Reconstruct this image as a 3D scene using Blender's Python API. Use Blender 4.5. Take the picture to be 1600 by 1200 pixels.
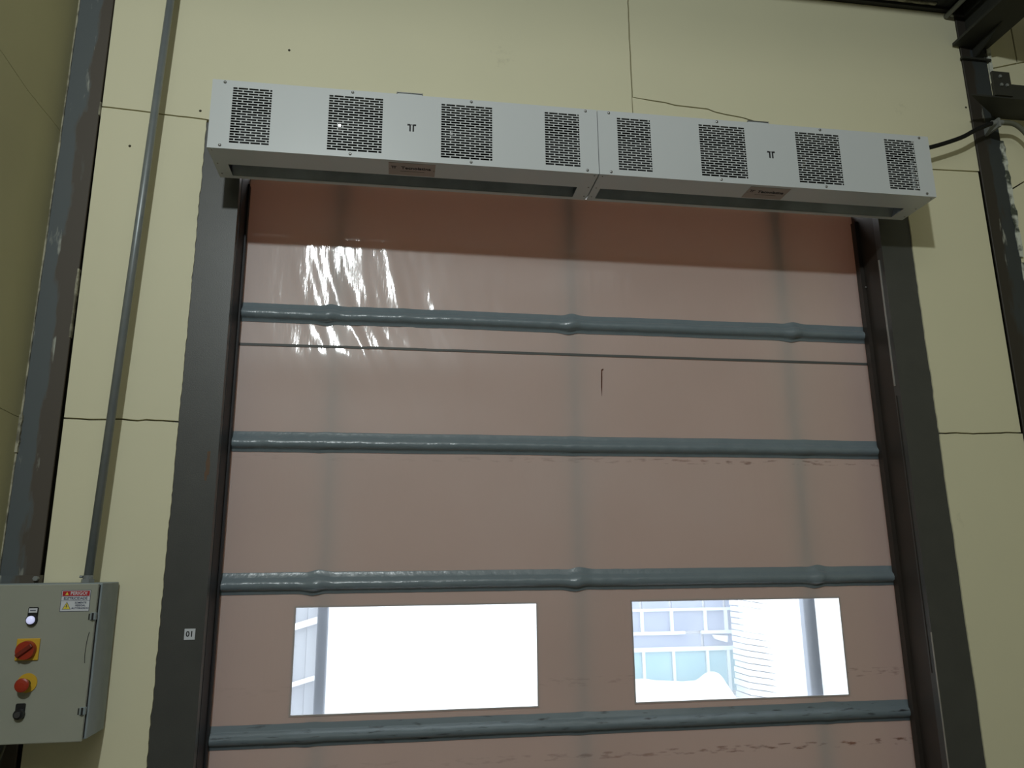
import bpy, bmesh, math, random
from mathutils import Vector, Matrix, noise
for o in list(bpy.data.objects): bpy.data.objects.remove(o)
S = bpy.context.scene
COL = S.collection

# ---------------------------------------------------------------- camera
cam_d = bpy.data.cameras.new('camera'); cam = bpy.data.objects.new('camera', cam_d); COL.objects.link(cam)
rt = Vector((0.98854904, -0.15059931, -0.00952059)); up = Vector((-0.02548851, -0.22882871, 0.97313296)); fw = Vector((0.14873174, 0.96174699, 0.23004695))
M = Matrix((rt, up, -fw)).transposed().to_4x4(); M.translation = Vector((0, -3.35, 1.6))
cam.matrix_world = M
cam_d.sensor_width = 36; cam_d.lens = 1194.7/1600*36; cam_d.clip_start = .05; cam_d.clip_end = 200
S.camera = cam
# ---------------------------------------------------------------- view, sky, lamp, added fill light
S.view_settings.view_transform = 'Standard'; S.view_settings.look = 'None'
S.view_settings.exposure = 0; S.view_settings.gamma = 1; S.view_settings.use_curve_mapping = False
w = bpy.data.worlds.new('overcast_sky'); S.world = w; w.use_nodes = True
w.node_tree.nodes['Background'].inputs[0].default_value = (.93, .97, 1, 1)
w.node_tree.nodes['Background'].inputs[1].default_value = 3.2
def lamp(name, kind, loc, power, color, size, target=None):
    d = bpy.data.lights.new(name, kind); d.energy = power; d.color = color
    if kind == 'AREA': d.size = size
    else: d.shadow_soft_size = size
    o = bpy.data.objects.new(name, d); COL.objects.link(o); o.location = loc
    if target is not None: o.rotation_euler = (Vector(target)-Vector(loc)).to_track_quat('-Z', 'Y').to_euler()
    return o
lamp('high_bay_lamp', 'POINT', (-.80, -5.24, 4.86), 400, (.92, 1, 1.0), .09)
lamp('ambient_fill', 'AREA', (1.0, -6.0, 6.2), 60, (1, .97, .90), 5.0, (1.0, -6.0, 0))  # added fill for ambient light and floor bounce, not a known fixture

# ---------------------------------------------------------------- materials
def mat(name, col, rough=.6, metal=0, spec=.5, var=None, vscale=4, vamt=.5, bump=0, bscale=30, emit=None, stretch=(1,1,1)):
    m = bpy.data.materials.new(name); m.use_nodes = True; n = m.node_tree.nodes; l = m.node_tree.links
    p = n['Principled BSDF']; p.inputs['Base Color'].default_value = (*col, 1)
    p.inputs['Roughness'].default_value = rough; p.inputs['Metallic'].default_value = metal
    p.inputs['Specular IOR Level'].default_value = spec
    g = n.new('ShaderNodeNewGeometry'); mp = n.new('ShaderNodeMapping'); mp.inputs['Scale'].default_value = stretch
    l.new(g.outputs['Position'], mp.inputs['Vector'])
    if var:
        t = n.new('ShaderNodeTexNoise'); t.inputs['Scale'].default_value = vscale; t.inputs['Detail'].default_value = 6
        l.new(mp.outputs[0], t.inputs['Vector'])
        r = n.new('ShaderNodeValToRGB'); r.color_ramp.elements[0].position = .5-vamt/2; r.color_ramp.elements[1].position = .5+vamt/2
        r.color_ramp.elements[0].color = (*col, 1); r.color_ramp.elements[1].color = (*var, 1)
        l.new(t.outputs['Fac'], r.inputs[0]); l.new(r.outputs[0], p.inputs['Base Color'])
    if bump:
        t = n.new('ShaderNodeTexNoise'); t.inputs['Scale'].default_value = bscale; t.inputs['Detail'].default_value = 4
        l.new(mp.outputs[0], t.inputs['Vector'])
        b = n.new('ShaderNodeBump'); b.inputs['Strength'].default_value = bump; b.inputs['Distance'].default_value = .01
        l.new(t.outputs['Fac'], b.inputs['Height']); l.new(b.outputs[0], p.inputs['Normal'])
    if emit:
        p.inputs['Emission Color'].default_value = (*emit[:3], 1); p.inputs['Emission Strength'].default_value = emit[3]
    return m
def chain(m):
    return m.node_tree.nodes, m.node_tree.links, m.node_tree.nodes['Principled BSDF']

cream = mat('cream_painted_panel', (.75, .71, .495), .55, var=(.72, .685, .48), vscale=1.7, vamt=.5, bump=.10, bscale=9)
# faint smudges on the panels
n, l, p = chain(cream)
base = p.inputs['Base Color'].links[0].from_socket
g = n.new('ShaderNodeNewGeometry'); t = n.new('ShaderNodeTexNoise'); t.inputs['Scale'].default_value = 3.1; t.inputs['Detail'].default_value = 9; t.inputs['Roughness'].default_value = .7
l.new(g.outputs['Position'], t.inputs['Vector'])
r = n.new('ShaderNodeValToRGB'); r.color_ramp.elements[0].position = .66; r.color_ramp.elements[0].color = (0, 0, 0, 1); r.color_ramp.elements[1].position = .80; r.color_ramp.elements[1].color = (.6, .6, .6, 1)
l.new(t.outputs['Fac'], r.inputs[0])
mx = n.new('ShaderNodeMixRGB'); mx.inputs[2].default_value = (.40, .37, .24, 1)
l.new(r.outputs[0], mx.inputs[0]); l.new(base, mx.inputs[1]); l.new(mx.outputs[0], p.inputs['Base Color'])
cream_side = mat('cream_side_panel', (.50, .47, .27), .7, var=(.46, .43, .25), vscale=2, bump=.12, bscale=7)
joint = mat('dark_joint', (.06, .055, .03), .9)
frame_m = mat('dark_grey_frame_paint', (.052, .053, .050), .42, spec=.6, var=(.062, .063, .058), vscale=9, bump=.06, bscale=240)
reveal_m = mat('black_brown_guide', (.040, .030, .023), .5, var=(.026, .021, .017), vscale=6)
bead_m = mat('pale_metal_lip', (.35, .33, .30), .4, metal=.3)
white_m = mat('white_powder_coat', (.585, .615, .62), .35, spec=.5, bump=.02, bscale=200)
slot_m = mat('grey_duct_metal', (.30, .335, .36), .4, var=(.15, .17, .18), vscale=5, stretch=(1, 1, 1))
dark_m = mat('dark_interior', (.012, .012, .012), .8)
blow_m = mat('blower_steel', (.35, .35, .35), .25, metal=1)
screw_m = mat('steel_screw', (.30, .30, .29), .35, metal=.8)
black_m = mat('black_print_and_shade', (.012, .012, .014), .6)  # print, and the painted shade of the left jamb and rail
plate_m = mat('brushed_nameplate', (.36, .31, .27), .4, metal=.3)
rib_m = mat('grey_vinyl_pocket', (.18, .225, .25), .28, spec=.6, var=(.205, .25, .275), vscale=12, bump=.25, bscale=35)
seam_m = mat('dark_seam', (.10, .105, .10), .6)
foam_m = mat('foam_bead', (.42, .40, .30), .9, var=(.16, .15, .11), vscale=25, vamt=.25, bump=.5, bscale=60)
flake_m = mat('peeled_foam', (.62, .64, .56), .9, var=(.07, .08, .06), vscale=16, vamt=.14, bump=.6, bscale=60)
beam_m = mat('dark_beam_paint', (.022, .023, .019), .6, var=(.030, .030, .024), vscale=5)
ceil_m = mat('grey_foam_ceiling', (.055, .058, .052), .95, var=(.03, .032, .03), vscale=30, bump=.8, bscale=40)
roof_m = mat('roof_sheet', (.16, .16, .15), .7)
dull_m = mat('dull_far_wall', (.22, .21, .17), .8)
floor_m = mat('concrete_floor', (.21, .19, .165), .6, var=(.17, .16, .14), vscale=2)
cond_m = mat('galvanised_conduit', (.20, .225, .23), .36, metal=.25, var=(.25, .27, .27), vscale=20)
cable_m = mat('black_cable', (.007, .007, .007), .6, spec=.3)
gland_m = mat('grey_gland', (.20, .21, .20), .5)
flex_m = mat('grey_flex_conduit', (.13, .135, .10), .6)
box_m = mat('grey_enclosure_door', (.335, .340, .285), .5, var=(.30, .315, .26), vscale=5, bump=.05, bscale=12)
boxs_m = mat('grey_enclosure_side', (.22, .265, .28), .5, var=(.28, .32, .33), vscale=14)
yel = mat('yellow_plastic', (.62, .38, .03), .45); red = mat('red_plastic', (.33, .028, .010), .4)
blk = mat('black_plastic', (.015, .016, .018), .35); wht = mat('white_sticker', (.62, .64, .68), .5)
redp = mat('red_print', (.42, .01, .02), .5); navy = mat('navy_print', (.03, .04, .09), .5); yelp = mat('yellow_print', (.75, .62, .08), .5)
lampm = mat('lit_lens', (.7, .7, .9), .3, emit=(.62, .66, 1, .55))
rust_m = mat('rust', (.10, .035, .015), .9)

# steel column: blue grey paint on the outer side, rust brown on the inner side, whitish scuffs
def column_mat(name, x0, x1, flip=False, dark=1):
    m = mat(name, (.1, .1, .1), .55); n, l, p = chain(m)
    g = n.new('ShaderNodeNewGeometry'); s = n.new('ShaderNodeSeparateXYZ'); l.new(g.outputs['Position'], s.inputs[0])
    mr = n.new('ShaderNodeMapRange'); mr.inputs[1].default_value = x0; mr.inputs[2].default_value = x1
    if flip: mr.inputs[3].default_value = 1; mr.inputs[4].default_value = 0
    l.new(s.outputs['X'], mr.inputs[0])
    mp = n.new('ShaderNodeMapping'); mp.inputs['Scale'].default_value = (14, 14, 3.0); l.new(g.outputs['Position'], mp.inputs[0])
    t = n.new('ShaderNodeTexNoise'); t.inputs['Scale'].default_value = 1.5; t.inputs['Detail'].default_value = 8; l.new(mp.outputs[0], t.inputs['Vector'])
    ad = n.new('ShaderNodeMath'); ad.operation = 'MULTIPLY_ADD'; ad.inputs[1].default_value = 1.1; l.new(t.outputs['Fac'], ad.inputs[0]); l.new(mr.outputs[0], ad.inputs[2])
    r = n.new('ShaderNodeValToRGB'); e = r.color_ramp.elements
    e[0].position = .88; e[0].color = (.085, .10, .105, 1); e[1].position = 1.0; e[1].color = (.075, .062, .048, 1)
    e2 = r.color_ramp.elements.new(.97); e2.color = (.085, .078, .066, 1)
    sc = n.new('ShaderNodeMath'); sc.operation = 'MULTIPLY'; sc.inputs[1].default_value = .86; l.new(ad.outputs[0], sc.inputs[0]); l.new(sc.outputs[0], r.inputs[0])
    # whitish scuffs
    mp2 = n.new('ShaderNodeMapping'); mp2.inputs['Scale'].default_value = (16, 16, 3.2); mp2.inputs['Rotation'].default_value = (0, .09, 0); l.new(g.outputs['Position'], mp2.inputs[0])
    t2 = n.new('ShaderNodeTexNoise'); t2.inputs['Scale'].default_value = 1; t2.inputs['Detail'].default_value = 5; l.new(mp2.outputs[0], t2.inputs['Vector'])
    r2 = n.new('ShaderNodeValToRGB'); r2.color_ramp.elements[0].position = .60; r2.color_ramp.elements[0].color = (0, 0, 0, 1); r2.color_ramp.elements[1].position = .66
    l.new(t2.outputs['Fac'], r2.inputs[0])
    lt = n.new('ShaderNodeMath'); lt.operation = 'LESS_THAN'; lt.inputs[1].default_value = .62; l.new(mr.outputs[0], lt.inputs[0])
    ml = n.new('ShaderNodeMath'); ml.operation = 'MULTIPLY'; l.new(r2.outputs[0], ml.inputs[0]); l.new(lt.outputs[0], ml.inputs[1])
    mx = n.new('ShaderNodeMixRGB'); mx.inputs[2].default_value = (.36, .37, .32, 1)
    l.new(ml.outputs[0], mx.inputs[0]); l.new(r.outputs[0], mx.inputs[1]); l.new(mx.outputs[0], p.inputs['Base Color'])
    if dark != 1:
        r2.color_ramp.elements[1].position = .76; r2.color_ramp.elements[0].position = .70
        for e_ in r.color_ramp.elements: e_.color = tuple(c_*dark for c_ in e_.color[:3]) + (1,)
    return m
colL_m = column_mat('weathered_column_steel', -1.51, -1.365)
colR_m = column_mat('dark_column_steel', 3.09, 3.25, True, .45)  # right column: same steel colours, darkened evenly, fewer scuffs

# curtain: glossy, slightly translucent vinyl with dirt streaks
def curtain_mat():
    m = bpy.data.materials.new('brown_vinyl_curtain'); m.use_nodes = True; n = m.node_tree.nodes; l = m.node_tree.links
    n.remove(n['Principled BSDF']); out = n['Material Output']
    g = n.new('ShaderNodeNewGeometry'); s = n.new('ShaderNodeSeparateXYZ'); l.new(g.outputs['Position'], s.inputs[0])
    t = n.new('ShaderNodeTexNoise'); t.inputs['Scale'].default_value = 1.3; t.inputs['Detail'].default_value = 5; l.new(g.outputs['Position'], t.inputs['Vector'])
    r = n.new('ShaderNodeValToRGB'); r.color_ramp.elements[0].position = .3; r.color_ramp.elements[1].position = .7
    r.color_ramp.elements[0].color = (.435, .385, .362, 1); r.color_ramp.elements[1].color = (.475, .43, .41, 1)
    l.new(t.outputs['Fac'], r.inputs[0])
    # dirt dashes: horizontal bands at given heights, broken by noise
    mp = n.new('ShaderNodeMapping'); mp.inputs['Scale'].default_value = (17, 1, 70); l.new(g.outputs['Position'], mp.inputs[0])
    t2 = n.new('ShaderNodeTexNoise'); t2.inputs['Scale'].default_value = 1; t2.inputs['Detail'].default_value = 6; l.new(mp.outputs[0], t2.inputs['Vector'])
    r2 = n.new('ShaderNodeValToRGB'); r2.color_ramp.elements[0].position = .52; r2.color_ramp.elements[0].color = (0, 0, 0, 1); r2.color_ramp.elements[1].position = .66
    l.new(t2.outputs['Fac'], r2.inputs[0])
    tot = None
    for zc, hw, amp in ((2.085, .012, .8), (.775, .014, 1.0), (1.085, .02, .45), (1.485, .008, .3)):
        a = n.new('ShaderNodeMath'); a.operation = 'COMPARE'; a.inputs[1].default_value = zc; a.inputs[2].default_value = hw; l.new(s.outputs['Z'], a.inputs[0])
        b = n.new('ShaderNodeMath'); b.operation = 'MULTIPLY'; b.inputs[1].default_value = amp; l.new(a.outputs[0], b.inputs[0])
        if tot is None: tot = b.outputs[0]
        else:
            c = n.new('ShaderNodeMath'); c.operation = 'ADD'; l.new(tot, c.inputs[0]); l.new(b.outputs[0], c.inputs[1]); tot = c.outputs[0]
    xr = n.new('ShaderNodeMapRange'); xr.inputs[1].default_value = .2; xr.inputs[2].default_value = 2.3; xr.inputs[3].default_value = .12; xr.inputs[4].default_value = 1; l.new(s.outputs['X'], xr.inputs[0])
    c = n.new('ShaderNodeMath'); c.operation = 'MULTIPLY'; l.new(tot, c.inputs[0]); l.new(r2.outputs[0], c.inputs[1])
    c2 = n.new('ShaderNodeMath'); c2.operation = 'MULTIPLY'; l.new(c.outputs[0], c2.inputs[0]); l.new(xr.outputs[0], c2.inputs[1])
    mx = n.new('ShaderNodeMixRGB'); mx.inputs[2].default_value = (.065, .042, .032, 1); l.new(c2.outputs[0], mx.inputs[0]); l.new(r.outputs[0], mx.inputs[1])
    # fine vertical scratches
    bt = n.new('ShaderNodeTexNoise'); mpb = n.new('ShaderNodeMapping'); mpb.inputs['Scale'].default_value = (26, 1, 5); l.new(g.outputs['Position'], mpb.inputs[0]); l.new(mpb.outputs[0], bt.inputs['Vector'])
    bt.inputs['Scale'].default_value = 1; bt.inputs['Detail'].default_value = 4
    bp = n.new('ShaderNodeBump'); bp.inputs['Strength'].default_value = .25; bp.inputs['Distance'].default_value = .004; l.new(bt.outputs['Fac'], bp.inputs['Height'])
    d = n.new('ShaderNodeBsdfDiffuse'); l.new(mx.outputs[0], d.inputs['Color']); l.new(bp.outputs[0], d.inputs['Normal'])
    tr = n.new('ShaderNodeBsdfTranslucent'); tr.inputs['Color'].default_value = (.027, .0092, .0045, 1)
    ad = n.new('ShaderNodeAddShader'); l.new(d.outputs[0], ad.inputs[0]); l.new(tr.outputs[0], ad.inputs[1])
    gl = n.new('ShaderNodeBsdfGlossy'); gl.inputs['Roughness'].default_value = .075; l.new(bp.outputs[0], gl.inputs['Normal'])
    fr = n.new('ShaderNodeFresnel'); fr.inputs['IOR'].default_value = 1.45; l.new(bp.outputs[0], fr.inputs['Normal'])
    ms = n.new('ShaderNodeMixShader'); l.new(fr.outputs[0], ms.inputs[0]); l.new(ad.outputs[0], ms.inputs[1]); l.new(gl.outputs[0], ms.inputs[2])
    gl2 = n.new('ShaderNodeBsdfGlossy'); gl2.inputs['Roughness'].default_value = .42; ms2 = n.new('ShaderNodeMixShader'); ms2.inputs[0].default_value = .035
    l.new(ms.outputs[0], ms2.inputs[1]); l.new(gl2.outputs[0], ms2.inputs[2]); l.new(ms2.outputs[0], out.inputs['Surface'])
    return m
curt_m = curtain_mat()
def pane_mat():
    m = bpy.data.materials.new('clear_vinyl'); m.use_nodes = True; n = m.node_tree.nodes; l = m.node_tree.links
    n.remove(n['Principled BSDF']); out = n['Material Output']
    a = n.new('ShaderNodeBsdfTransparent'); a.inputs[0].default_value = (.93, .95, .97, 1)
    b = n.new('ShaderNodeBsdfGlossy'); b.inputs['Roughness'].default_value = .1
    c = n.new('ShaderNodeBsdfTranslucent'); c.inputs[0].default_value = (.75, .8, .9, 1)
    x = n.new('ShaderNodeMixShader'); x.inputs[0].default_value = .27; l.new(a.outputs[0], x.inputs[1]); l.new(c.outputs[0], x.inputs[2])
    y = n.new('ShaderNodeMixShader'); y.inputs[0].default_value = .04; l.new(x.outputs[0], y.inputs[1]); l.new(b.outputs[0], y.inputs[2])
    l.new(y.outputs[0], out.inputs['Surface']); return m
pane_m = pane_mat()

# ---------------------------------------------------------------- building helpers (all shapes are given in world metres)
ROOT = {}
def origin(o):
    while o is not None:
        if o.name in ROOT: return ROOT[o.name]
        o = o.parent
    return Vector((0, 0, 0))
def tag(o, label=None, cat=None, group=None, kind=None):
    for k, v in (('label', label), ('category', cat), ('group', group), ('kind', kind)):
        if v: o[k] = v
    return o
def thing(name, loc, **kw):
    o = bpy.data.objects.new(name, None); COL.objects.link(o); o.location = loc; o.empty_display_size = .05
    ROOT[o.name] = Vector(loc); return tag(o, **kw)
def obj(name, bm, m, parent=None, smooth=False, loc=None, **kw):
    off = origin(parent) if parent else Vector(loc or (0, 0, 0))
    bmesh.ops.translate(bm, verts=bm.verts, vec=-off)
    me = bpy.data.meshes.new(name); bm.to_mesh(me); bm.free()
    for mm in (m if isinstance(m, (list, tuple)) else [m]): me.materials.append(mm)
    if smooth:
        for f in me.polygons: f.use_smooth = True
    o = bpy.data.objects.new(name, me); COL.objects.link(o)
    if parent: o.parent = parent
    else: o.location = off; ROOT[o.name] = off
    return tag(o, **kw)
def B(): return bmesh.new()
def box(bm, x0, x1, y0, y1, z0, z1):
    v = [bm.verts.new(c) for c in ((x0,y0,z0),(x1,y0,z0),(x1,y1,z0),(x0,y1,z0),(x0,y0,z1),(x1,y0,z1),(x1,y1,z1),(x0,y1,z1))]
    for f in ((0,3,2,1),(4,5,6,7),(0,1,5,4),(1,2,6,5),(2,3,7,6),(3,0,4,7)): bm.faces.new([v[i] for i in f])
    return bm
def bx(*a): return box(B(), *a)
def bbox(x0, x1, y0, y1, z0, z1, r=.004, seg=2):
    bm = bx(x0, x1, y0, y1, z0, z1); bmesh.ops.bevel(bm, geom=bm.edges[:], offset=r, segments=seg, affect='EDGES', profile=.5); return bm
def prism(pts, y0, y1, bm=None):                       # polygon in x,z extruded along y
    bm = bm or B(); n = len(pts)
    a = [bm.verts.new((x, y0, z)) for x, z in pts]; b = [bm.verts.new((x, y1, z)) for x, z in pts]
    f = bm.faces.new(a); g = bm.faces.new(b[::-1])
    for i in range(n): bm.faces.new((a[i], b[i], b[(i+1) % n], a[(i+1) % n]))
    bmesh.ops.recalc_face_normals(bm, faces=bm.faces); return bm
def prismx(pts, x0, x1, bm=None):                      # polygon in y,z extruded along x
    bm = bm or B(); n = len(pts)
    a = [bm.verts.new((x0, y, z)) for y, z in pts]; b = [bm.verts.new((x1, y, z)) for y, z in pts]
    bm.faces.new(a); bm.faces.new(b[::-1])
    for i in range(n): bm.faces.new((a[i], b[i], b[(i+1) % n], a[(i+1) % n]))
    bmesh.ops.recalc_face_normals(bm, faces=bm.faces); return bm
def prismz(pts, z0, z1, bm=None):
    bm = bm or B(); n = len(pts)
    a = [bm.verts.new((x, y, z0)) for x, y in pts]; b = [bm.verts.new((x, y, z1)) for x, y in pts]
    bm.faces.new(a); bm.faces.new(b[::-1])
    for i in range(n): bm.faces.new((a[i], b[i], b[(i+1) % n], a[(i+1) % n]))
    bmesh.ops.recalc_face_normals(bm, faces=bm.faces); return bm
def cyl(c, axis, r, h, seg=24, r2=None, bm=None):      # c = base centre
    bm = bm or B(); r2 = r if r2 is None else r2; ax = Vector(axis).normalized(); q = ax.to_track_quat('Z', 'Y').to_matrix()
    A = []; Bv = []
    for i in range(seg):
        t = 2*math.pi*i/seg; d = Vector((math.cos(t), math.sin(t), 0))
        A.append(bm.verts.new(Vector(c)+q@(d*r))); Bv.append(bm.verts.new(Vector(c)+ax*h+q@(d*r2)))
    bm.faces.new(A[::-1]); bm.faces.new(Bv)
    for i in range(seg): bm.faces.new((A[i], A[(i+1) % seg], Bv[(i+1) % seg], Bv[i]))
    return bm
def dome(c, axis, r, h, bm=None, seg=10):
    bm = bm or B(); ax = Vector(axis).normalized(); q = ax.to_track_quat('Z', 'Y').to_matrix(); rings = []
    for k, (rr, hh) in enumerate(((1, 0), (1, .35), (.8, .75), (.4, .97))):
        rings.append([bm.verts.new(Vector(c)+q@Vector((math.cos(2*math.pi*i/seg)*r*rr, math.sin(2*math.pi*i/seg)*r*rr, h*hh))) for i in range(seg)])
    for a, b in zip(rings, rings[1:]):
        for i in range(seg): bm.faces.new((a[i], a[(i+1) % seg], b[(i+1) % seg], b[i]))
    bm.faces.new(rings[-1]); bm.faces.new(rings[0][::-1]); return bm
def tube(pts, r, seg=14, bm=None, sub=8):              # smooth tube through points
    P = [Vector(p) for p in pts]
    if len(P) > 2:
        Q = []
        for i in range(len(P)-1):
            p0 = P[max(i-1, 0)]; p1 = P[i]; p2 = P[i+1]; p3 = P[min(i+2, len(P)-1)]
            for k in range(sub):
                t = k/sub; Q.append(.5*((2*p1)+(p2-p0)*t+(2*p0-5*p1+4*p2-p3)*t*t+(3*p1-p0-3*p2+p3)*t**3))
        Q.append(P[-1]); P = Q
    bm = bm or B(); rings = []; n0 = None
    for i, p in enumerate(P):
        d = (P[min(i+1, len(P)-1)]-P[max(i-1, 0)]).normalized()
        if n0 is None: n0 = d.orthogonal().normalized()
        n0 = (n0-d*n0.dot(d)).normalized(); b = d.cross(n0)
        rings.append([bm.verts.new(p+(n0*math.cos(2*math.pi*k/seg)+b*math.sin(2*math.pi*k/seg))*r) for k in range(seg)])
    for a, b in zip(rings, rings[1:]):
        for k in range(seg): bm.faces.new((a[k], a[(k+1) % seg], b[(k+1) % seg], b[k]))
    bm.faces.new(rings[0][::-1]); bm.faces.new(rings[-1]); return bm
def text(body, size, loc, xdir, ydir, m, parent, name='lettering', depth=.0004, align='CENTER', sx=1):
    c = bpy.data.curves.new(name, 'FONT'); c.body = body; c.size = size; c.extrude = depth; c.align_x = align; c.align_y = 'CENTER'; c.resolution_u = 2; c.offset = size*.022
    o = bpy.data.objects.new(name+'_source', c); COL.objects.link(o)
    dg = bpy.context.evaluated_depsgraph_get(); me = bpy.data.meshes.new_from_object(o.evaluated_get(dg))
    bpy.data.objects.remove(o)
    xd = Vector(xdir).normalized(); yd = Vector(ydir).normalized(); zd = xd.cross(yd)
    T = Matrix((xd*sx, yd, zd)).transposed().to_4x4(); T.translation = Vector(loc)
    bm = B(); bm.from_mesh(me); bm.transform(T); bpy.data.meshes.remove(me)
    return obj(name, bm, m, parent)
def seam(p0, p1, amp=.004, seed=0, step=.03):
    """irregular line between two points, in x,z"""
    a = Vector(p0); b = Vector(p1); L = (b-a).length; n = max(2, int(L/step)); d = (b-a)/L; nn = Vector((-d.y, d.x)); out = []
    for i in range(n+1):
        t = i/n; e = 0 if i in (0, n) else amp*(noise.noise(Vector((t*L*7, seed*7.3, 0)))*.7+.7*noise.noise(Vector((t*L*33, seed*3.1, 4))))
        out.append(tuple(a+d*(L*t)+nn*e))
    return out
def shift(l, dx, dz): return [(x+dx, z+dz) for x, z in l]
def xlate(l): return list(l)

# ---------------------------------------------------------------- the setting
def slab(name, m, *a, **kw): return obj(name, bx(*a), m, kind='structure', **kw)
slab('floor', floor_m, -9.2, 13.2, -14.2, .40, -.15, 0)
slab('ceiling', roof_m, -9.2, 13.2, -14.2, .40, 6.5, 6.6)
slab('wall_front', dull_m, -9.2, 13.2, -14.2, -14.0, 0, 6.5)
slab('wall_far_left', dull_m, -9.2, -9.0, -14.0, .2, 0, 6.5)
slab('wall_far_right', dull_m, 13.0, 13.2, -14.0, .2, 0, 6.5)
# wall with the door: dark backing with the opening, cream panels standing in front of it
wb = B()
box(wb, -9, -.766, .046, .20, 0, 6.5); box(wb, 2.491, 13, .046, .20, 0, 6.5); box(wb, -.766, 2.491, .046, .20, 3.47, 6.5)
box(wb, -9, -.82, .20, .40, 0, 6.5); box(wb, 2.55, 13, .20, .40, 0, 6.5); box(wb, -.82, 2.55, .20, .40, 3.75, 6.5); box(wb, -9, 13, .20, .40, -.15, 0) if False else None
wall_back = obj('wall_back', wb, joint, kind='structure')
def panel(pts, parent=wall_back, m=cream, y0=-.007, y1=.045):
    return obj('wall_panel', prism(pts, y0, y1), m, parent)
G = .0035
jL = seam((-1.361, 3.649), (-.903, 3.622), .006, 1)                 # joint left of the door, top
jL2 = seam((-1.354, 2.206), (-.905, 2.199), .010, 2)                # joint left, mid height
edL = seam((-.903, 3.622), (-.905, 2.199), .006, 3, .016)                 # ragged edge beside the left post
edL2 = seam((-.905, 2.199), (-.909, 0.0), .006, 4, .016)
vj = seam((1.160, 4.64), (1.156, 3.93), .003, 5)                    # vertical joint above the heaters
vj2 = seam((1.156, 3.93), (1.156, 3.618), .002, 6)
ck = [(1.156, 3.93), (1.26, 3.918), (1.33, 3.913), (1.385, 3.902), (1.50, 3.898), (1.56, 3.896), (1.60, 3.882), (1.66, 3.872), (1.70, 3.868), (1.75, 3.862), (1.82, 3.845), (1.95, 3.80), (2.10, 3.73), (2.25, 3.655), (2.62, 3.646)]
jR = [(2.62, 3.646), (2.80, 3.643), (3.093, 3.651)]
jR2 = seam((2.636, 2.207), (3.093, 2.216), .008, 7)
edR = seam((2.628, 3.64), (2.633, 2.207), .006, 8)
edR2 = seam((2.633, 2.207), (2.640, 0.0), .006, 9)
# polygons, anticlockwise seen from the room
panel([(-1.364, 4.635)] + shift(jL, 0, G) + [(-.86, 3.618), (1.153, 3.618)] + shift(vj2, -G, 0)[::-1][1:] + shift(vj, -G, 0)[::-1][1:])
panel(shift(jL, 0, -G)[::1] + edL[1:] + shift(jL2, 0, G)[::-1])
panel(shift(jL2, 0, -G) + edL2[1:] + [(-1.348, 0)])
panel([(1.160+G, 4.64)] + shift(vj, G, 0)[1:] + shift(ck, 0, G)[1:] + shift(jR, 0, G)[1:] + [(3.093, 4.64)])
panel(shift(ck, 0, -G)[:14] + [(2.25, 3.618), (1.16, 3.618)])
panel([(2.628, 3.638)] + [(2.80, 3.639), (3.085, 3.646)] + [(3.085, 2.2195)] + shift(jR2, 0, G)[::-1][1:] + edR[::-1][1:-1])
panel(shift(jR2, 0, -G) + [(3.093, 0), (2.640, 0)] + edR2[::-1][1:-1])
# pieces to the right of the right column
panel([(3.252, 4.301), (3.449, 4.36), (3.449, 6.4), (3.252, 6.4)]); panel([(3.458, 4.362), (3.60, 4.40), (3.60, 6.4), (3.458, 6.4)])
panel([(3.252, 3.550), (3.36, 3.615), (3.60, 3.66), (3.60, 4.392), (3.458, 4.354), (3.252, 4.293)])
panel([(3.252, 0), (3.60, 0), (3.60, 3.652), (3.36, 3.607), (3.252, 3.542)])
# left side wall
wall_left = obj('wall_left', bx(-1.75, -1.562, -3.2, .045, 0, 6.5), joint, kind='structure')
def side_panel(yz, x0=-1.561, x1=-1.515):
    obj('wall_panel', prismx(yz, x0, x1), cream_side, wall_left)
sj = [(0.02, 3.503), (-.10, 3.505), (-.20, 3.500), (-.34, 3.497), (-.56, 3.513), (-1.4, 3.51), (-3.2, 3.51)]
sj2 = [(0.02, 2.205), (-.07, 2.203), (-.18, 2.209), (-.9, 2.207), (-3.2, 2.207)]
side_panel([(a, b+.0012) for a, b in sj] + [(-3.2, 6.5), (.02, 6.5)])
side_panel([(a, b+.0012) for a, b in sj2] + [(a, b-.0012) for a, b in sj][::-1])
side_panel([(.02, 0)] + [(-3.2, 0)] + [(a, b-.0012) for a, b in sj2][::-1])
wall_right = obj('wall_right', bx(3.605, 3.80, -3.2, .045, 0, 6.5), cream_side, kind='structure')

# ledge along the wall top, above the panels
beam_top = thing('ceiling_beam', (.8, -.25, 4.64), kind='structure')
obj('soffit', bx(-1.50, 3.05, -.9, .044, 4.660, 4.80), ceil_m, beam_top)
obj('edge_angle', bx(-1.50, 3.05, -.035, -.010, 4.642, 4.659), beam_m, beam_top)
obj('edge_lip', bx(1.60, 2.95, -.060, -.045, 4.651, 4.6595), foam_m, beam_top)
obj('rod', tube([(3.035, -.015, 4.612), (3.035, -.88, 4.612)], .014), gland_m, beam_top, smooth=True)

# ---------------------------------------------------------------- steel columns and beams
def column(name, x0, x1, z1, m, label, strip=None):
    t = thing(name, ((x0+x1)/2, 0, 0), label=label, cat='steel column')
    xm = (x0+x1)/2
    obj('front_flange', bbox(x0, x1, -.016, -.004, 0, z1, .002, 1), m, t)
    obj('web', bx(xm-.005, xm+.005, -.0035, .040, 0, z1), m, t)
    return t
cl = column('steel_column', -1.511, -1.366, 4.64, colL_m, 'scuffed grey steel column with rust brown paint in the left corner')
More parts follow.
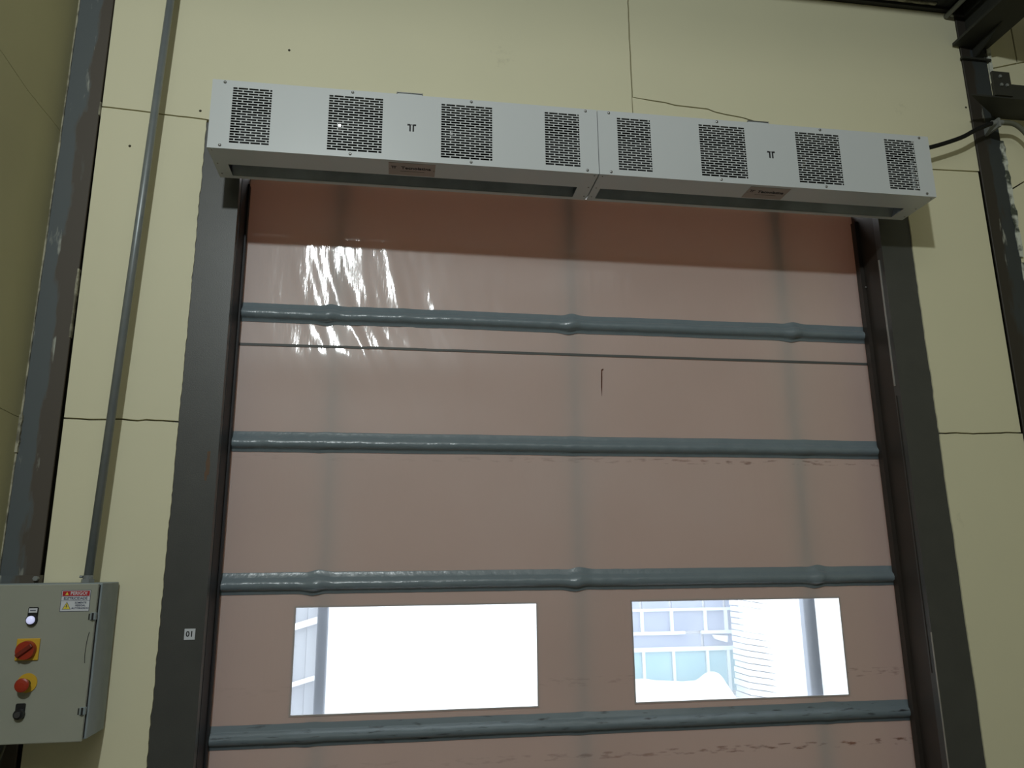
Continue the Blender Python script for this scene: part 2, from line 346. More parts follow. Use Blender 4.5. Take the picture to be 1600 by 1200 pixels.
# hardened foam along both edges of the left column
def ragged(x, z0, z1, w, seed, y0=-.020, y1=.0, gap=.25, step=.022, lean=0):
    bm = B(); z = z0; L = []
    while z < z1:
        L.append((z, w*(.35+.9*abs(noise.noise(Vector((z*6, seed, 0)))) + .8*max(0, noise.noise(Vector((z*23, seed, 2)))))))
        z += step
    pts = [(x-a*.5, z) for z, a in L] + [(x+a*.5, z) for z, a in L][::-1]
    return prism(pts[::-1], y0, y1, bm)
obj('foam_bead', ragged(-1.513, .05, 4.6, .012, 2), foam_m, cl)
obj('foam_bead', ragged(-1.3675, 2.55, 2.86, .012, 5, y0=-.019), foam_m, cl)
obj('foam_bead', ragged(-1.511, 2.06, 2.22, .030, 9, y0=-.028), foam_m, cl)
obj('foam_bead', ragged(-1.365, 3.60, 3.68, .012, 12, y0=-.019), foam_m, cl)
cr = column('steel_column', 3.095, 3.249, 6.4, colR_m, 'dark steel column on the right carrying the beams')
obj('foam_bead', ragged(3.252, 3.16, 3.86, .050, 21, y0=-.020), flake_m, cr)
obj('foam_bead', ragged(3.252, 2.60, 3.14, .042, 25, y0=-.020), flake_m, cr)
obj('foam_bead', ragged(3.268, 4.20, 4.46, .034, 24, y0=-.020), flake_m, cr)
obj('splice_plate', bx(3.080, 3.262, -.034, -.0165, 4.335, 4.347), beam_m, cr)
obj('gusset', prismx([(-.0165, 4.348), (-.0165, 4.418), (-.24, 4.418)], 3.165, 3.175), beam_m, cr)
mb = thing('roof_beam', (3.155, -1.2, 4.42), label='dark steel beam overhead running out from the top of the right column', cat='steel beam')
obj('bottom_flange', bx(3.045, 3.262, -13.9, -.018, 4.42, 4.436), beam_m, mb)
obj('web', bx(3.148, 3.160, -13.9, -.018, 4.4365, 4.80), beam_m, mb)
obj('top_flange', bx(3.055, 3.262, -13.9, -.018, 4.8005, 4.816), beam_m, mb)
cb = thing('cross_beam', (3.26, -.1, 3.98), label='short dark steel bracket beam between the right column and the right edge', cat='steel beam')
obj('bottom_flange', prismz([(2.945, -.195), (3.595, -.195), (3.595, -.018), (3.24, -.018)], 3.98, 3.989), beam_m, cb)
obj('web', bx(3.09, 3.595, -.19, -.18, 3.9895, 4.072), beam_m, cb)
obj('end_plate', bx(3.085, 3.188, -.205, -.1905, 3.99, 4.132), beam_m, cb)
for x, z in ((3.125, 4.10), (3.158, 4.05), (3.125, 4.05)): obj('bolt', cyl((x, -.2055, z), (0, -1, 0), .009, .007, 6), gland_m, cb)

# ---------------------------------------------------------------- door
door = thing('door_1', (.865, 0, 0), kind='structure')
fp = obj('frame_post', bx(-.925, -.737, 0, .0455, 0, 3.612), frame_m, door)
obj('frame_post', bx(2.458, 2.665, 0, .0455, 0, 3.612), frame_m, door)
obj('frame_header', bx(-.7365, 2.4575, 0, .0455, 3.47, 3.612), frame_m, door)
obj('rust_mark', prism([(-.768, 2.078), (-.781, 2.075), (-.779, 2.05), (-.784, 2.03), (-.780, 2.0), (-.786, 1.985), (-.783, 1.955), (-.776, 1.952), (-.774, 1.975), (-.767, 1.98), (-.765, 2.02), (-.769, 2.05)], -.0008, 0), mat('faint_rust', (.12, .07, .04), .7), fp)
# jambs; shade on the left reveal is put into its black colour
obj('jamb', bx(-.765, -.7352, .0456, .235, 0, 3.47), black_m, door)  # black instead of the brown guide colour, as this side is unlit
obj('jamb', bx(2.4602, 2.49, .0456, .235, 0, 3.47), reveal_m, door)
obj('guide_rail', bx(-.7345, -.727, .170, .205, 0, 3.40), black_m, door)  # blackened so that the left rail looks unlit
obj('guide_rail', bx(2.438, 2.4598, .170, .205, 0, 3.40), reveal_m, door)
obj('guide_lip', bx(2.4525, 2.4578, .030, .037, 2.45, 3.12), bead_m, door)
obj('guide_lip', bx(2.4545, 2.4578, .030, .034, 1.10, 2.40), reveal_m, door)
obj('guide_lip', bx(2.4535, 2.4578, -.0015, .003, .10, 1.28), bead_m, door)
obj('guide_bolt', dome((2.455, .165, 3.02), (0, -1, 0), .006, .005), screw_m, door)
# number sticker on the left post
ns = obj('number_sticker', bx(-.811, -.770, -.0012, 0, 1.322, 1.364), wht, fp, label='small white sticker with the number 01')
RIBS = (2.765, 2.150, 1.525, .905, .285)
POST = (-.33, .85, 2.04)
def cy(x, z):
    """depth of the curtain surface"""
    y = .225
    # creases that hang from the top rib, strongest in the upper left
    a = math.exp(-((x+.02)/.42)**2)*math.exp(-((z-2.80)/.34)**2)
    u = x + (z-2.77)*(.22 if z > 2.77 else .42)
    f = noise.noise(Vector((u*9.5, z*1.8, 1.7)))*.70 + noise.noise(Vector((u*23, z*3.8, 5.1)))*.30
    y += a*.0110*f
    h = math.exp(-((x+.05)/.75)**2)
    y -= h*(.0105*math.exp(-((z-2.54)/.12)**2) + .0078*math.exp(-((z-3.22)/.13)**2))
    y += .0016*noise.noise(Vector((x*5, z*1.3, 9))) + .0005*noise.noise(Vector((x*18, z*2.5, 3)))
    y += .004*noise.noise(Vector((x*1.2, z*1.1, 20)))
    return y
def curtain(z0, z1, holes=(), step=.022):
    xs = [-.757+i*step for i in range(int(3.238/step)+1)] + [2.481]
    zs = [z0+i*(z1-z0)/max(2, round((z1-z0)/step)) for i in range(max(2, round((z1-z0)/step))+1)]
    for (a, b, c, d) in holes:
        for v in (a, b): xs = [q for q in xs if abs(q-v) > .006] + [v]
        for v in (c, d): zs = [q for q in zs if abs(q-v) > .006] + [v]
    xs.sort(); zs = sorted(set(zs)); bm = B(); V = {}
    def vv(i, j):
        if (i, j) not in V: V[i, j] = bm.verts.new((xs[i], cy(xs[i], zs[j]), zs[j]))
        return V[i, j]
    for i in range(len(xs)-1):
        for j in range(len(zs)-1):
            mx_, mz = (xs[i]+xs[i+1])/2, (zs[j]+zs[j+1])/2
            if any(a < mx_ < b and c < mz < d for a, b, c, d in holes): continue
            bm.faces.new((vv(i, j), vv(i+1, j), vv(i+1, j+1), vv(i, j+1)))
    return bm
WIN = ((-.411, .655, .988, 1.427), (1.106, 2.148, .988, 1.428))
edges = [3.46] + list(RIBS) + [.02]
for k in range(len(edges)-1):
    hi, lo = edges[k], edges[k+1]
    holes = WIN if k == 3 else ()
    fine = .010 if k in (0, 1) else .022
    c = obj('curtain_panel', curtain(lo, hi, holes, fine), curt_m, door, smooth=True)
    if k == 3:
        for (a, b, z0, z1) in WIN:
            bm = B(); xs = [a+(b-a)*i/40 for i in range(41)]; zs = [z0+(z1-z0)*j/16 for j in range(17)]
            g_ = [[bm.verts.new((x, cy(x, z)+.0005, z)) for z in zs] for x in xs]
            for i in range(40):
                for j in range(16): bm.faces.new((g_[i][j], g_[i+1][j], g_[i+1][j+1], g_[i][j+1]))
            obj('vision_pane', bm, pane_m, c, smooth=True)
            bm = B(); e = .006
            for (p, q, r_, s_) in ((a-e, b+e, z1-.001, z1+e), (a-e, b+e, z0-e, z0+.001), (a-e, a+.001, z0, z1), (b-.001, b+e, z0, z1)):
                n_ = 24; 
                for i in range(n_):
                    if q-p > .1:
                        xa, xb = p+(q-p)*i/n_, p+(q-p)*(i+1)/n_; yy = cy((xa+xb)/2, (r_+s_)/2)-.0035; box(bm, xa, xb, yy, yy+.002, r_, s_)
                    else:
                        za, zb = r_+(s_-r_)*i/n_, r_+(s_-r_)*(i+1)/n_; yy = cy((p+q)/2, (za+zb)/2)-.0035; box(bm, p, q, yy, yy+.002, za, zb)
            obj('weld_border', bm, mat('pale_weld', (.42, .38, .36), .4) if 'pale_weld' not in bpy.data.materials else bpy.data.materials['pale_weld'], c)
    if k == 1:
        bm = B(); nn_ = 80
        for i in range(nn_):
            xa, xb = -.75+3.22*i/nn_, -.75+3.22*(i+1)/nn_; zz = 2.612; yy = cy((xa+xb)/2, zz)-.004
            box(bm, xa, xb, yy, yy+.003, zz-.006, zz+.006)
        obj('seam_strip', bm, seam_m, c)
        tp = [(1.012, 2.545), (1.002, 2.54), (1.000, 2.50), (.998, 2.45), (1.000, 2.405), (1.003, 2.45), (1.0055, 2.50), (1.006, 2.533), (1.013, 2.538)]
        yy = cy(1.0, 2.47)-.0025
        obj('tear', prism(tp, yy-.001, yy+.002), rust_m, c)
# wind ribs: a tube sewn into a grey pocket, bulging over the outside posts
def rib(zc, seed, bulge):
    prof = [(.052, -.002), (.046, -.005), (.030, -.007), (.024, -.013), (.014, -.026), (0, -.031), (-.014, -.028), (-.024, -.014), (-.027, -.006), (-.038, -.005), (-.042, -.002)]
    bm = B(); rings = []; N = 220
    for i in range(N+1):
        x = -.757+3.238*i/N; dy = dz = 0; sc = 1
        for pz in POST:
            e = math.exp(-((x-pz)/.035)**2); dy -= .012*e*bulge; sc += .16*e*bulge; dz += .004*bulge*math.sin((x-pz)*40)*math.exp(-((x-pz)/.06)**2)
        dz += .0022*noise.noise(Vector((x*1.7, seed, 0)))+.0009*noise.noise(Vector((x*14, seed, 3)))
        dz += 0
        c0 = cy(x, zc)
        rings.append([bm.verts.new((x, c0+b*(1+.12*noise.noise(Vector((x*22, a*60, seed))))+dy*(1 if b < -.008 else .3), zc+dz+a*sc)) for a, b in prof])
    for a, b in zip(rings, rings[1:]):
        for k in range(len(prof)-1): bm.faces.new((a[k], b[k], b[k+1], a[k+1]))
    for r_ in rings: 
        pass
    bmesh.ops.recalc_face_normals(bm, faces=bm.faces)
    return bm
rib_d = mat('scuffed_grey_vinyl', (.18, .225, .25), .3, spec=.6, bump=.25, bscale=35, var=(.03, .035, .04), vscale=1, stretch=(11, 1, 85))
for nd in rib_d.node_tree.nodes:
    if nd.type == 'VALTORGB': nd.color_ramp.elements[0].position = .60; nd.color_ramp.elements[1].position = .72
for i, z in enumerate(RIBS): obj('wind_rib', rib(z, i*3.7, (1, .25, 1, .3, .3)[i]), rib_d if i >= 3 else rib_m, door, smooth=True)
for x_, z_ in ((-.555, 4.027), (-1.223, 3.461), (-.935, 3.665), (3.075, 4.04)): obj('screw_head', dome((x_, -.007, z_), (0, -1, 0), .006, .003), joint, wall_back)
text('01', .030, (-.7905, -.0014, 1.343), (1, 0, 0), (0, 0, 1), black_m, fp, name='sticker_number')

# ---------------------------------------------------------------- air curtains
YF, YB, Z0, Z1 = -.34, -.085, 3.294, 3.615
GR = ([(-.718, -.558), (-.320, -.091), (.163, .388), (.626, .784)], [(.962, 1.119), (1.354, 1.578), (1.833, 2.056), (2.294, 2.450)])
SCR = ([-.753, -.222, .295, .8155], [.9245, 1.445, 1.9635, 2.483])
LOGO = (.035, 1.702); PLATE = ((-.060, .142), (1.598, 1.796)); TAB = ((-.031, .079), (1.620, 1.724))
def front_panel(x0, x1, grilles):
    bm = B(); y0, y1 = YF, YF+.0015; ga, gb = 3.3225, 3.5830; rows = 22; pit = (gb-ga)/(rows-.35); sh = pit*.70
    box(bm, x0, x1, y0, y1, Z0, ga)
    z = ga
    for r_ in range(rows):
        zt = z+sh; xs = x0
        for (a, b) in grilles:
            P = .0432; L = .0385; q = a - (P/2 if r_ % 2 else 0)
            while q < b:
                s0, s1 = max(q, a), min(q+L, b)
                if s1-s0 > .004:
                    if s0 > xs: box(bm, xs, s0, y0, y1, z, zt)
                    xs = s1
                q += P
        box(bm, xs, x1, y0, y1, z, zt)
        zn = z+pit if r_ < rows-1 else Z1
        box(bm, x0, x1, y0, y1, zt, zn); z += pit
    return bm
def air_curtain(x0, x1, grilles, screws, logo, plate, tab, slot, label):
    t = thing('air_curtain', ((x0+x1)/2, YB, Z0), label=label, cat='air curtain', group='air curtains above the door')
    a = .002
    obj('front_panel', front_panel(x0+a/2, x1-a/2, grilles), white_m, t)
    # casing: back, top, ends, underside around the outlet
    c = B(); s0, s1, sy0, sy1 = slot[0], slot[1], -.208, -.108; y = YF+.0018
    box(c, x0+a, x1-a, YB-.002, YB, Z0, Z1); box(c, x0+a, x1-a, y, YB-.0022, Z1-.002, Z1)
    box(c, x0+a, x0+a+.002, y, YB-.0022, Z0, Z1-.0022); box(c, x1-a-.002, x1-a, y, YB-.0022, Z0, Z1-.0022)
    X0, X1 = x0+a+.0022, x1-a-.0022
    box(c, X0, X1, y, sy0, Z0, Z0+.002); box(c, X0, X1, sy1, YB-.0022, Z0, Z0+.002)
    box(c, X0, s0, sy0+.0002, sy1-.0002, Z0, Z0+.002); box(c, s1, X1, sy0+.0002, sy1-.0002, Z0, Z0+.002)
    obj('casing', c, white_m, t)
    # outlet nozzle: sloping sheets above the slot
    d = B(); prismx([(sy0, Z0+.003), (sy0, Z0+.045), (sy0+.002, Z0+.045), (sy0+.002, Z0+.003)], s0, s1, d)
    prismx([(sy1, Z0+.003), (sy0+.045, Z0+.070), (sy0+.047, Z0+.072), (sy1+.003, Z0+.003)], s0, s1, d)
    prismx([(sy0+.003, Z0+.045), (sy0+.044, Z0+.070), (sy0+.044, Z0+.072), (sy0+.003, Z0+.047)], s0, s1, d)
    obj('outlet_nozzle', d, slot_m, t)
    for xa in (s0+.10, (s0+s1)/2+.02, s1-.28):
        obj('outlet_vane', bx(xa, xa+.16, sy0+.012, sy0+.035, Z0+.030, Z0+.033), dark_m, t)
    # dark baffle and two round blowers behind the grilles
    obj('baffle', bx(X0+.002, X1-.002, -.200, -.197, Z0+.078, Z1-.005), dark_m, t)
    for k in (1, 2):
        g0, g1 = grilles[k]; o = obj('blower', cyl((g0+.012, -.268, Z0+.165), (1, 0, 0), .050, g1-g0-.024, 28), blow_m if False else dark_m, t, smooth=False)
        obj('blower_ring', cyl((g0+.04, -.268, Z0+.165), (1, 0, 0), .0515, .012, 28), blow_m, o)
    for x in screws:
        obj('screw', dome((x, YF, 3.604), (0, -1, 0), .0065, .005), screw_m, t); obj('screw', dome((x, YF, 3.3085), (0, -1, 0), .0065, .005), screw_m, t)
    for x in (x0+.018, x1-.018):
        for yy in (-.322, -.212, -.125): obj('screw', dome((x, yy, Z0), (0, 0, -1), .0035, .003), screw_m, t)
    # emblem: two uprights under two short arms
    e = B(); lx, lz = logo, 3.470
    box(e, lx-.0105, lx-.0035, YF-.0008, YF, lz-.034, lz-.003); box(e, lx+.0035, lx+.0105, YF-.0008, YF, lz-.034, lz-.003)
    box(e, lx-.019, lx-.0065, YF-.0008, YF, lz-.0065, lz+.0015); box(e, lx+.0065, lx+.019, YF-.0008, YF, lz-.0065, lz+.0015)
    box(e, lx-.006, lx+.006, YF-.0008, YF, lz-.003, lz-.0005)
    obj('emblem', e, black_m, t)
    p0, p1 = plate; pl = obj('nameplate', bx(p0, p1, -.321, -.216, Z0-.0015, Z0), plate_m, t, label='brushed metal nameplate')
    text('Tecnolatina', .030, ((p0+p1)/2+.018, -.280, Z0-.002), (1, 0, 0), (0, -1, 0), black_m, pl, sx=.92)
    q = B(); zx = Z0-.0018
    for dx in (0, .009): box(q, p0+.016+dx, p0+.020+dx, -.291, -.272, zx-.0003, zx)
    box(q, p0+.010, p0+.035, -.294, -.290, zx-.0003, zx); obj('emblem', q, black_m, pl)
    obj('small_print', bx((p0+p1)/2-.05, (p0+p1)/2+.055, -.254, -.251, zx-.0003, zx), mat_small, pl)
    for xx in (p0+.006, p1-.006): obj('rivet', dome((xx, -.268, Z0-.0015), (0, 0, -1), .003, .002), screw_m, pl)
    # hanging tab on the top edge
    tb = B(); box(tb, tab[0], tab[1], -.300, -.298, Z1, 3.648)
    obj('mounting_tab', tb, white_m, t)
    tb2 = tube([(tab[0]-.003, -.3025, Z1+.004), (tab[0]-.001, -.3025, 3.646), (tab[0]+.008, -.3025, 3.6485), (tab[1]-.008, -.3025, 3.6485), (tab[1]+.001, -.3025, 3.646), (tab[1]+.003, -.3025, Z1+.004)], .0022, 8)
    obj('wire_handle', tb2, screw_m, t, smooth=True)
    for xx in (x0+.25, x1-.25):
        obj('wall_bracket', bx(xx-.02, xx+.02, YB+.0002, -.0085, Z0+.12, Z0+.30), white_m, t)
    return t
mat_small = mat('small_print', (.10, .09, .08), .6)
air_curtain(-.805, .8695, GR[0], SCR[0], LOGO[0], PLATE[0], TAB[0], (-.745, .800), 'left white air curtain with four slotted grilles above the door, beside the grey conduit')
air_curtain(.8705, 2.533, GR[1], SCR[1], LOGO[1], PLATE[1], TAB[1], (.909, 2.455), 'right white air curtain with four slotted grilles, black cable at its end')

# black supply cable and its conduit
sc = thing('power_cable', (2.53, -.1, 3.66), label='black cable rising from the end of the right air curtain to the column', cat='cable')
obj('cable', tube([(2.534, -.115, 3.68), (2.63, -.105, 3.690), (2.745, -.10, 3.716), (2.925, -.10, 3.784), (3.028, -.10, 3.841), (3.132, -.10, 3.889)], .0115), cable_m, sc, smooth=True)
cf = thing('flexible_conduit', (3.2, -.1, 3.9), label='grey flexible conduit curving off the right column behind the bracket beam', cat='conduit')
obj('coupling', tube([(3.130, -.10, 3.889), (3.195, -.10, 3.899)], .0145, 12), gland_m, cf, smooth=False)
obj('hose', tube([(3.193, -.10, 3.898), (3.26, -.10, 3.898), (3.315, -.10, 3.862), (3.36, -.10, 3.79), (3.45, -.10, 3.60), (3.5, -.08, 3.3)], .013), flex_m, cf, smooth=True)
for z in (3.885,): obj('clamp', bx(3.155, 3.168, -.12, -.0165, z-.022, z+.028), gland_m, cf)

# ---------------------------------------------------------------- conduit and control cabinet
co = thing('conduit', (-1.157, -.10, 1.56), label='straight grey metal conduit rising from the control cabinet to the top left', cat='conduit')
obj('pipe', tube([(-1.157, -.10, 1.562), (-1.073, -.10, 4.655)], .0165, 20), cond_m, co, smooth=True)
obj('lock_nut', cyl((-1.1575, -.10, 1.5495), (0, 0, 1), .024, .012, 6), cond_m, co)
obj('bushing', cyl((-1.1573, -.10, 1.5618), (0, 0, 1), .0185, .014, 20), cond_m, co)
obj('bushing_screw', cyl((-1.1775, -.10, 1.5705), (-1, 0, .1), .005, .010, 8), cond_m, co)
for z in (2.95,): pass
cab = thing('control_cabinet', (-1.285, -.008, 1.0), label='grey metal control cabinet with push buttons and a danger sticker', cat='control cabinet')
CX0, CX1, CF, CB, CZ0, CZ1 = -1.508, -1.068, -.22, -.020, 1.003, 1.549
obj('enclosure', bbox(CX0+.004, CX1, CF+.020, CB, CZ0+.004, CZ1, .004, 2), boxs_m, cab)
cd = obj('door', bbox(CX0, CX1-.008, CF, CF+.016, CZ0, CZ1-.003, .003, 2), box_m, cab)
obj('gasket', bx(CX0+.012, CX1-.006, CF+.0162, CF+.0198, CZ0+.01, CZ1-.008), dark_m, cab)
for z in (1.430, 1.105):
    h = obj('hinge', bbox(CX1-.024, CX1-.004, CF-.006, CF+.012, z-.014, z+.014, .003, 1), boxs_m, cd)
    obj('hinge_pin', cyl((CX1-.014, CF-.0065, z-.012), (0, 0, 1), .0035, .024, 10), dark_m, h)
    obj('hinge_slot', bx(CX1-.030, CX1-.026, CF-.001, CF, z-.012, z+.010), dark_m, cd)
obj('scratch', tube([(-1.089, CF-.0004, 1.375), (-1.0935, CF-.0004, 1.345), (-1.0955, CF-.0004, 1.30), (-1.0935, CF-.0004, 1.268)], .0012, 6), dark_m, cd)
obj('mounting_rail', bx(-1.507, -1.352, -.05, -.0165, 1.5495, 1.578), colL_m, cab)
obj('mounting_bolt', cyl((-1.36, -.051, 1.566), (0, -1, 0), .010, .016, 6), gland_m, cab)
# warning sticker
st = obj('warning_sticker', bx(-1.1990, -1.0985, CF-.0010, CF, 1.4485, 1.5245), navy, cab, label='white danger sticker with a red band')
yy = CF-.0012
obj('sticker_face', bx(-1.1975, -1.1, yy, CF-.001, 1.45, 1.523), wht, st)
obj('red_band', bbox(-1.1955, -1.102, yy-.0003, yy, 1.5035, 1.5215, .0001, 1), redp, st)
box_line = bx(-1.1975, -1.1, yy-.0002, yy, 1.4862, 1.4872); box(box_line, -1.1975, -1.1, yy-.0002, yy, 1.5015, 1.5025)
obj('ruling', box_line, navy, st)
text('PERIGO!', .0165, (-1.139, yy-.0006, 1.5125), (1, 0, 0), (0, 0, 1), wht, st, sx=.95, depth=.0002)
text('ELETRICIDADE', .0135, (-1.1488, yy-.0004, 1.4945), (1, 0, 0), (0, 0, 1), navy, st, sx=.92, depth=.0002)
for i, wd in enumerate(('SOMENTE', 'PESSOAL', 'AUTORIZADO')):
    text(wd, .0090, (-1.130, yy-.0004, 1.479-i*.0095), (1, 0, 0), (0, 0, 1), navy, st, depth=.0002)
obj('warning_triangle', prism([(-1.192, 1.456), (-1.162, 1.456), (-1.177, 1.483)], yy-.0002, yy), navy, st)
obj('warning_triangle', prism([(-1.1895, 1.4575), (-1.1645, 1.4575), (-1.177, 1.4800)], yy-.0005, yy-.0002), yelp, st)
obj('lightning_bolt', prism([(-1.178, 1.474), (-1.180, 1.466), (-1.177, 1.467), (-1.179, 1.4595), (-1.174, 1.468), (-1.177, 1.4675), (-1.175, 1.474)], yy-.0008, yy-.0005), navy, st)
obj('small_triangle', prism([(-1.186, 1.5075), (-1.174, 1.5075), (-1.180, 1.518)], yy-.0006, yy-.0003), yelp, st)
# pilot lamp
pl = obj('pilot_lamp', bbox(-1.3045, -1.270, CF-.004, CF, 1.408, 1.466, .003, 1), blk, cab, label='round pilot lamp lit pale violet')
obj('legend_plate', bx(-1.3015, -1.273, CF-.005, CF-.004, 1.447, 1.4625), wht, pl)
obj('legend_print', bx(-1.297, -1.278, CF-.0054, CF-.005, 1.4535, 1.4565), navy, pl)
obj('bezel', cyl((-1.2873, CF-.004, 1.422), (0, -1, 0), .0195, .010, 28, .0180), blk, pl)
obj('lens', dome((-1.2873, CF-.014, 1.422), (0, -1, 0), .0145, .010, seg=20), lampm, pl, smooth=True)
# rotary isolator
ro = obj('rotary_switch', bbox(-1.3285, -1.2505, CF-.006, CF, 1.282, 1.358, .003, 2), yel, cab, label='red rotary switch on a square yellow plate')
obj('knob', cyl((-1.2905, CF-.006, 1.318), (0, -1, 0), .033, .020, 32, .031), red, ro)
hb = bbox(-.031, .031, -.009, 0, -.0075, .0075, .003, 2); hb.transform(Matrix.Translation((-1.2905, CF-.0262, 1.318)) @ Matrix.Rotation(math.radians(-38), 4, 'Y'))
obj('grip', hb, mat('dark_red_plastic', (.17, .018, .008), .45), ro)
# emergency stop
es = obj('emergency_stop', cyl((-1.277, CF, 1.206), (0, -1, 0), .033, .004, 32), yel, cab, label='red mushroom stop button on a yellow disc')
obj('stem', cyl((-1.280, CF-.004, 1.203), (0, -1, 0), .016, .020, 20), blk, es)
mh = cyl((-1.280, CF-.024, 1.203), (0, -1, 0), .021, .012, 28, .0235); dome((-1.280, CF-.036, 1.203), (0, -1, 0), .0235, .006, mh, 28)
obj('mushroom_head', mh, red, es)
# selector
se = obj('key_switch', bbox(-1.3045, -1.2725, CF-.004, CF, 1.088, 1.138, .003, 1), blk, cab, label='black key switch under the stop button')
obj('bezel', cyl((-1.2885, CF-.004, 1.103), (0, -1, 0), .0185, .012, 24, .017), blk, se)
obj('barrel', cyl((-1.2885, CF-.016, 1.103), (0, -1, 0), .010, .008, 16), mat('worn_black', (.05, .05, .052), .4), se)
# leads under the cabinet
for pts, r_, nm, m_, lb in (([(-1.44, -.12, 1.0035), (-1.44, -.12, .45), (-1.44, -.12, .012)], .014, 'conduit', cond_m, 'grey conduit dropping from under the control cabinet'),
                   ([(-1.37, -.10, 1.0035), (-1.385, -.10, .94), (-1.42, -.09, .85), (-1.44, -.08, .7), (-1.45, -.08, .012)], .0045, 'lead', flex_m, 'thin grey lead hanging right of the conduit under the cabinet'),
                   ([(-1.415, -.16, 1.0035), (-1.43, -.16, .94), (-1.455, -.15, .86), (-1.46, -.15, .7), (-1.46, -.14, .012)], .0045, 'lead', flex_m, 'thin grey lead hanging just over the conduit under the cabinet')):
    tag(obj(nm, tube(pts, r_, 10), m_, None, smooth=True, loc=pts[-1]), label=lb, cat='conduit' if nm == 'conduit' else 'lead')

# ---------------------------------------------------------------- outside
gnd_m = mat('bright_concrete', (.62, .63, .62), .8, var=(.55, .57, .57), vscale=1); out_w = mat('white_cladding', (.82, .84, .85), .6)
pane_b = mat('blue_tinted_glazing', (.22, .27, .40), .5, var=(.30, .35, .47), vscale=1.4, vamt=.3); pane_t = mat('teal_tinted_glazing', (.20, .42, .48), .5, var=(.28, .50, .55), vscale=1.4)
post_m = mat('grey_door_post', (.30, .34, .42), .6); mull_m = mat('white_mullion', (.70, .78, .82), .5)
slab('ground', gnd_m, -40, 60, .42, 40, -1.5, -1.3)
for i, (x, wd, lb) in enumerate(((-.297, .046, 'grey upright post outside, seen through the left window of the door'), (.862, .050, 'grey upright post outside, between the two windows of the door'), (2.006, .062, 'grey upright post outside, seen through the right window of the door'))):
    t = thing('steel_post', (x, .27, -1.3), label=lb, cat='post', group='posts behind the door curtain')
    obj('shaft', bbox(x-wd/2, x+wd/2, .247, .29, -1.3, 3.74, .004, 1), post_m, t)
    obj('foot_plate', bx(x-wd, x+wd, .245, .31, -.012, -.001), post_m, t)
    if 'group' in t.keys(): del t['group']
obj('threshold', bx(-.82, 2.55, .401, .419, -1.3, 0), gnd_m, kind='structure')
bd = thing('glazed_building', (6.4, 14, -1.3), label='pale blue glazed facade with white bars outside, in the left of the right window', cat='building')
obj('wall', bx(4.6, 7.98, 14.12, 16, -1.3, 4.0), out_w, bd)
xs = [4.9, 5.60, 6.30, 7.12, 7.62, 7.98]; xv = [4.9, 5.60, 6.30, 7.10, 7.60, 7.98]; zr = [(-1.2, -.33), (-.24, .03), (.10, .54), (.60, 1.3), (1.36, 2.2)]
for r_, (za, zb) in enumerate(zr):
    cols = [4.9, 7.02, 7.98] if r_ == 1 else xv
    for a, b in zip(cols, cols[1:]):
        obj('window_pane', bx(a+.035, b-.035, 14.06, 14.11, za, zb), pane_t if r_ == 0 else pane_b, bd)
obj('mullion', bx(4.86, 7.99, 14.0, 14.055, -.33, -.24), mull_m, bd); obj('mullion', bx(4.86, 6.6, 14.0, 14.055, .03, .10), mull_m, bd); obj('mullion', bx(6.98, 8.0, 14.0, 14.055, .03, .10), mull_m, bd); obj('mullion', bx(4.86, 8.0, 14.0, 14.055, .54, .60), mull_m, bd)
for a in xv:
    obj('mullion', bx(a-.035, a+.035, 14.0, 14.055, .101, .539), mull_m, bd); obj('mullion', bx(a-.03, a+.03, 14.0, 14.055, -1.3, -.331), mull_m, bd)
obj('air_vent', prism([(7.22, .01), (7.58, -.02), (7.56, -.16), (7.28, -.08)], 13.93, 13.999), out_w, bd)
ps = thing('sheet_stack', (8.4, 13.0, -1.3), label='tall stack of white sheets outside, beside the blue glazed facade', cat='stack')
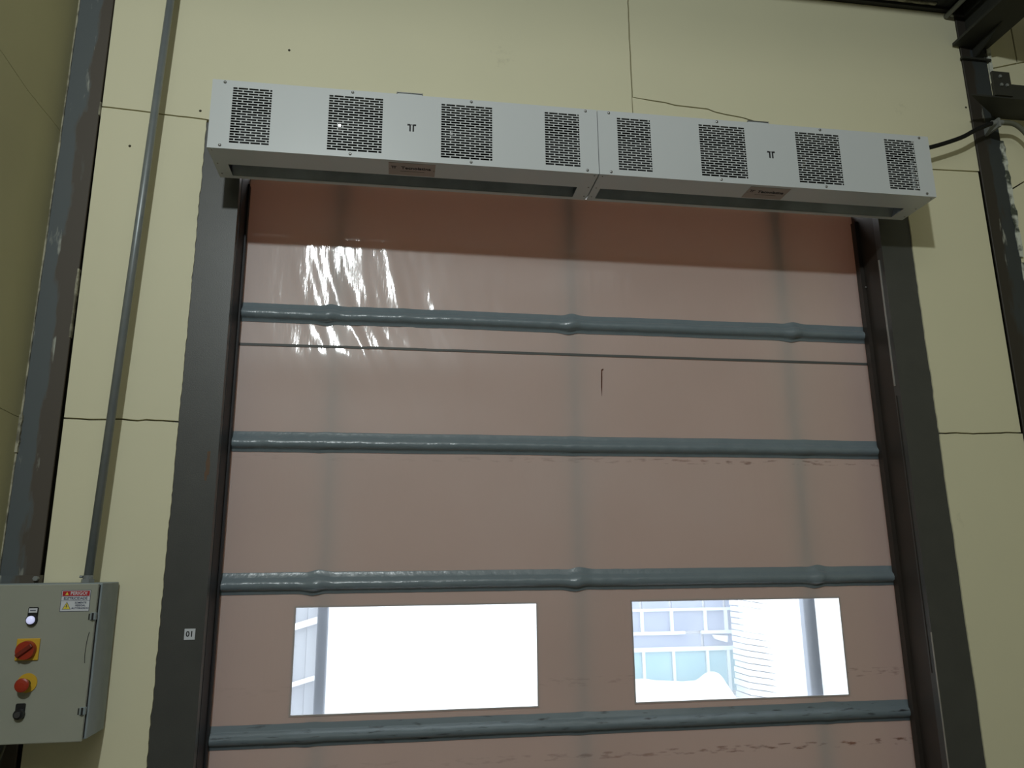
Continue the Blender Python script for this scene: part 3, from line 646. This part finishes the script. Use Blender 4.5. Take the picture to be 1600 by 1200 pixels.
for i in range(26):
    z = -1.28+i*.13; off = .05*noise.noise(Vector((i*.7, 0, 0))); 
    bm = bx(7.62+off, 8.32+off, 13.1, 13.8, 0, .108); sh_ = Matrix.Identity(4); sh_[2][0] = -.16; sh_[2][3] = .16*7.62
    bm.transform(sh_); bm.transform(Matrix.Translation((0, 0, z)))
    obj('sheet', bm, out_w, ps)
obj('plinth', bx(7.58, 8.40, 13.0, 13.9, -1.3, -1.285), out_w, ps)
ww = thing('white_wall', (12, 16, -1.3), label='overexposed white building outside, filling the right of both windows', cat='building')
obj('wall', bx(8.95, 22, 15, 15.4, -1.3, 6), out_w, ww)
lw = thing('white_building', (1.5, 13, -1.3), label='white building outside filling the left window beyond the post', cat='building')
obj('wall', bx(-1.30, 4.4, 12.0, 12.4, -1.3, 5), out_w, lw)
lb2 = thing('pale_shed', (-2.2, 12, -1.3), label='pale blue ribbed shed outside at the left edge of the left window', cat='building')
shed_m = mat('pale_blue_sheet', (.27, .29, .33), .6, var=(.36, .38, .41), vscale=1.3)
for i in range(9): obj('sheet', bx(-3.3+i*.22, -3.3+i*.22+.213, 12.0+.03*(i % 2), 12.3, -1.3, 4.5), shed_m, lb2)
obj('rail', prism([(-3.3, .02), (-1.32, .58), (-1.32, .70), (-3.3, .14)], 11.93, 11.999), out_w, lb2)
obj('rail', prism([(-3.3, -.95), (-1.32, -.42), (-1.32, -.34), (-3.3, -.87)], 11.93, 11.999), out_w, lb2)
# white tarpaulin heap
tm = B(); N = 46; K = 16; vs = []
for i in range(N+1):
    row = []; x = 4.6+2.7*i/N; u = i/N
    top = -.73 - .13*min(1, u*1.7) + .19*math.exp(-((u-.84)/.075)**2)
    if u > .87: top -= (u-.87)*3.4
    for j in range(K+1):
        v = j/K; a = math.pi*v; hgt = (top+1.3)*math.sin(a)**.7
        row.append(tm.verts.new((x, 13.2-.6*math.cos(a)+.05*noise.noise(Vector((x*3, v*4, 0))), -1.3+max(.001, hgt)+.03*noise.noise(Vector((x*5, v*5, 2)))*math.sin(a))))
    vs.append(row)
for i in range(N):
    for j in range(K): tm.faces.new((vs[i][j], vs[i+1][j], vs[i+1][j+1], vs[i][j+1]))
tag(obj('tarpaulin', tm, out_w, None, smooth=True, loc=(6, 13.2, -1.3)), label='white tarpaulin heap outside, at the bottom of the right window', cat='tarpaulin')
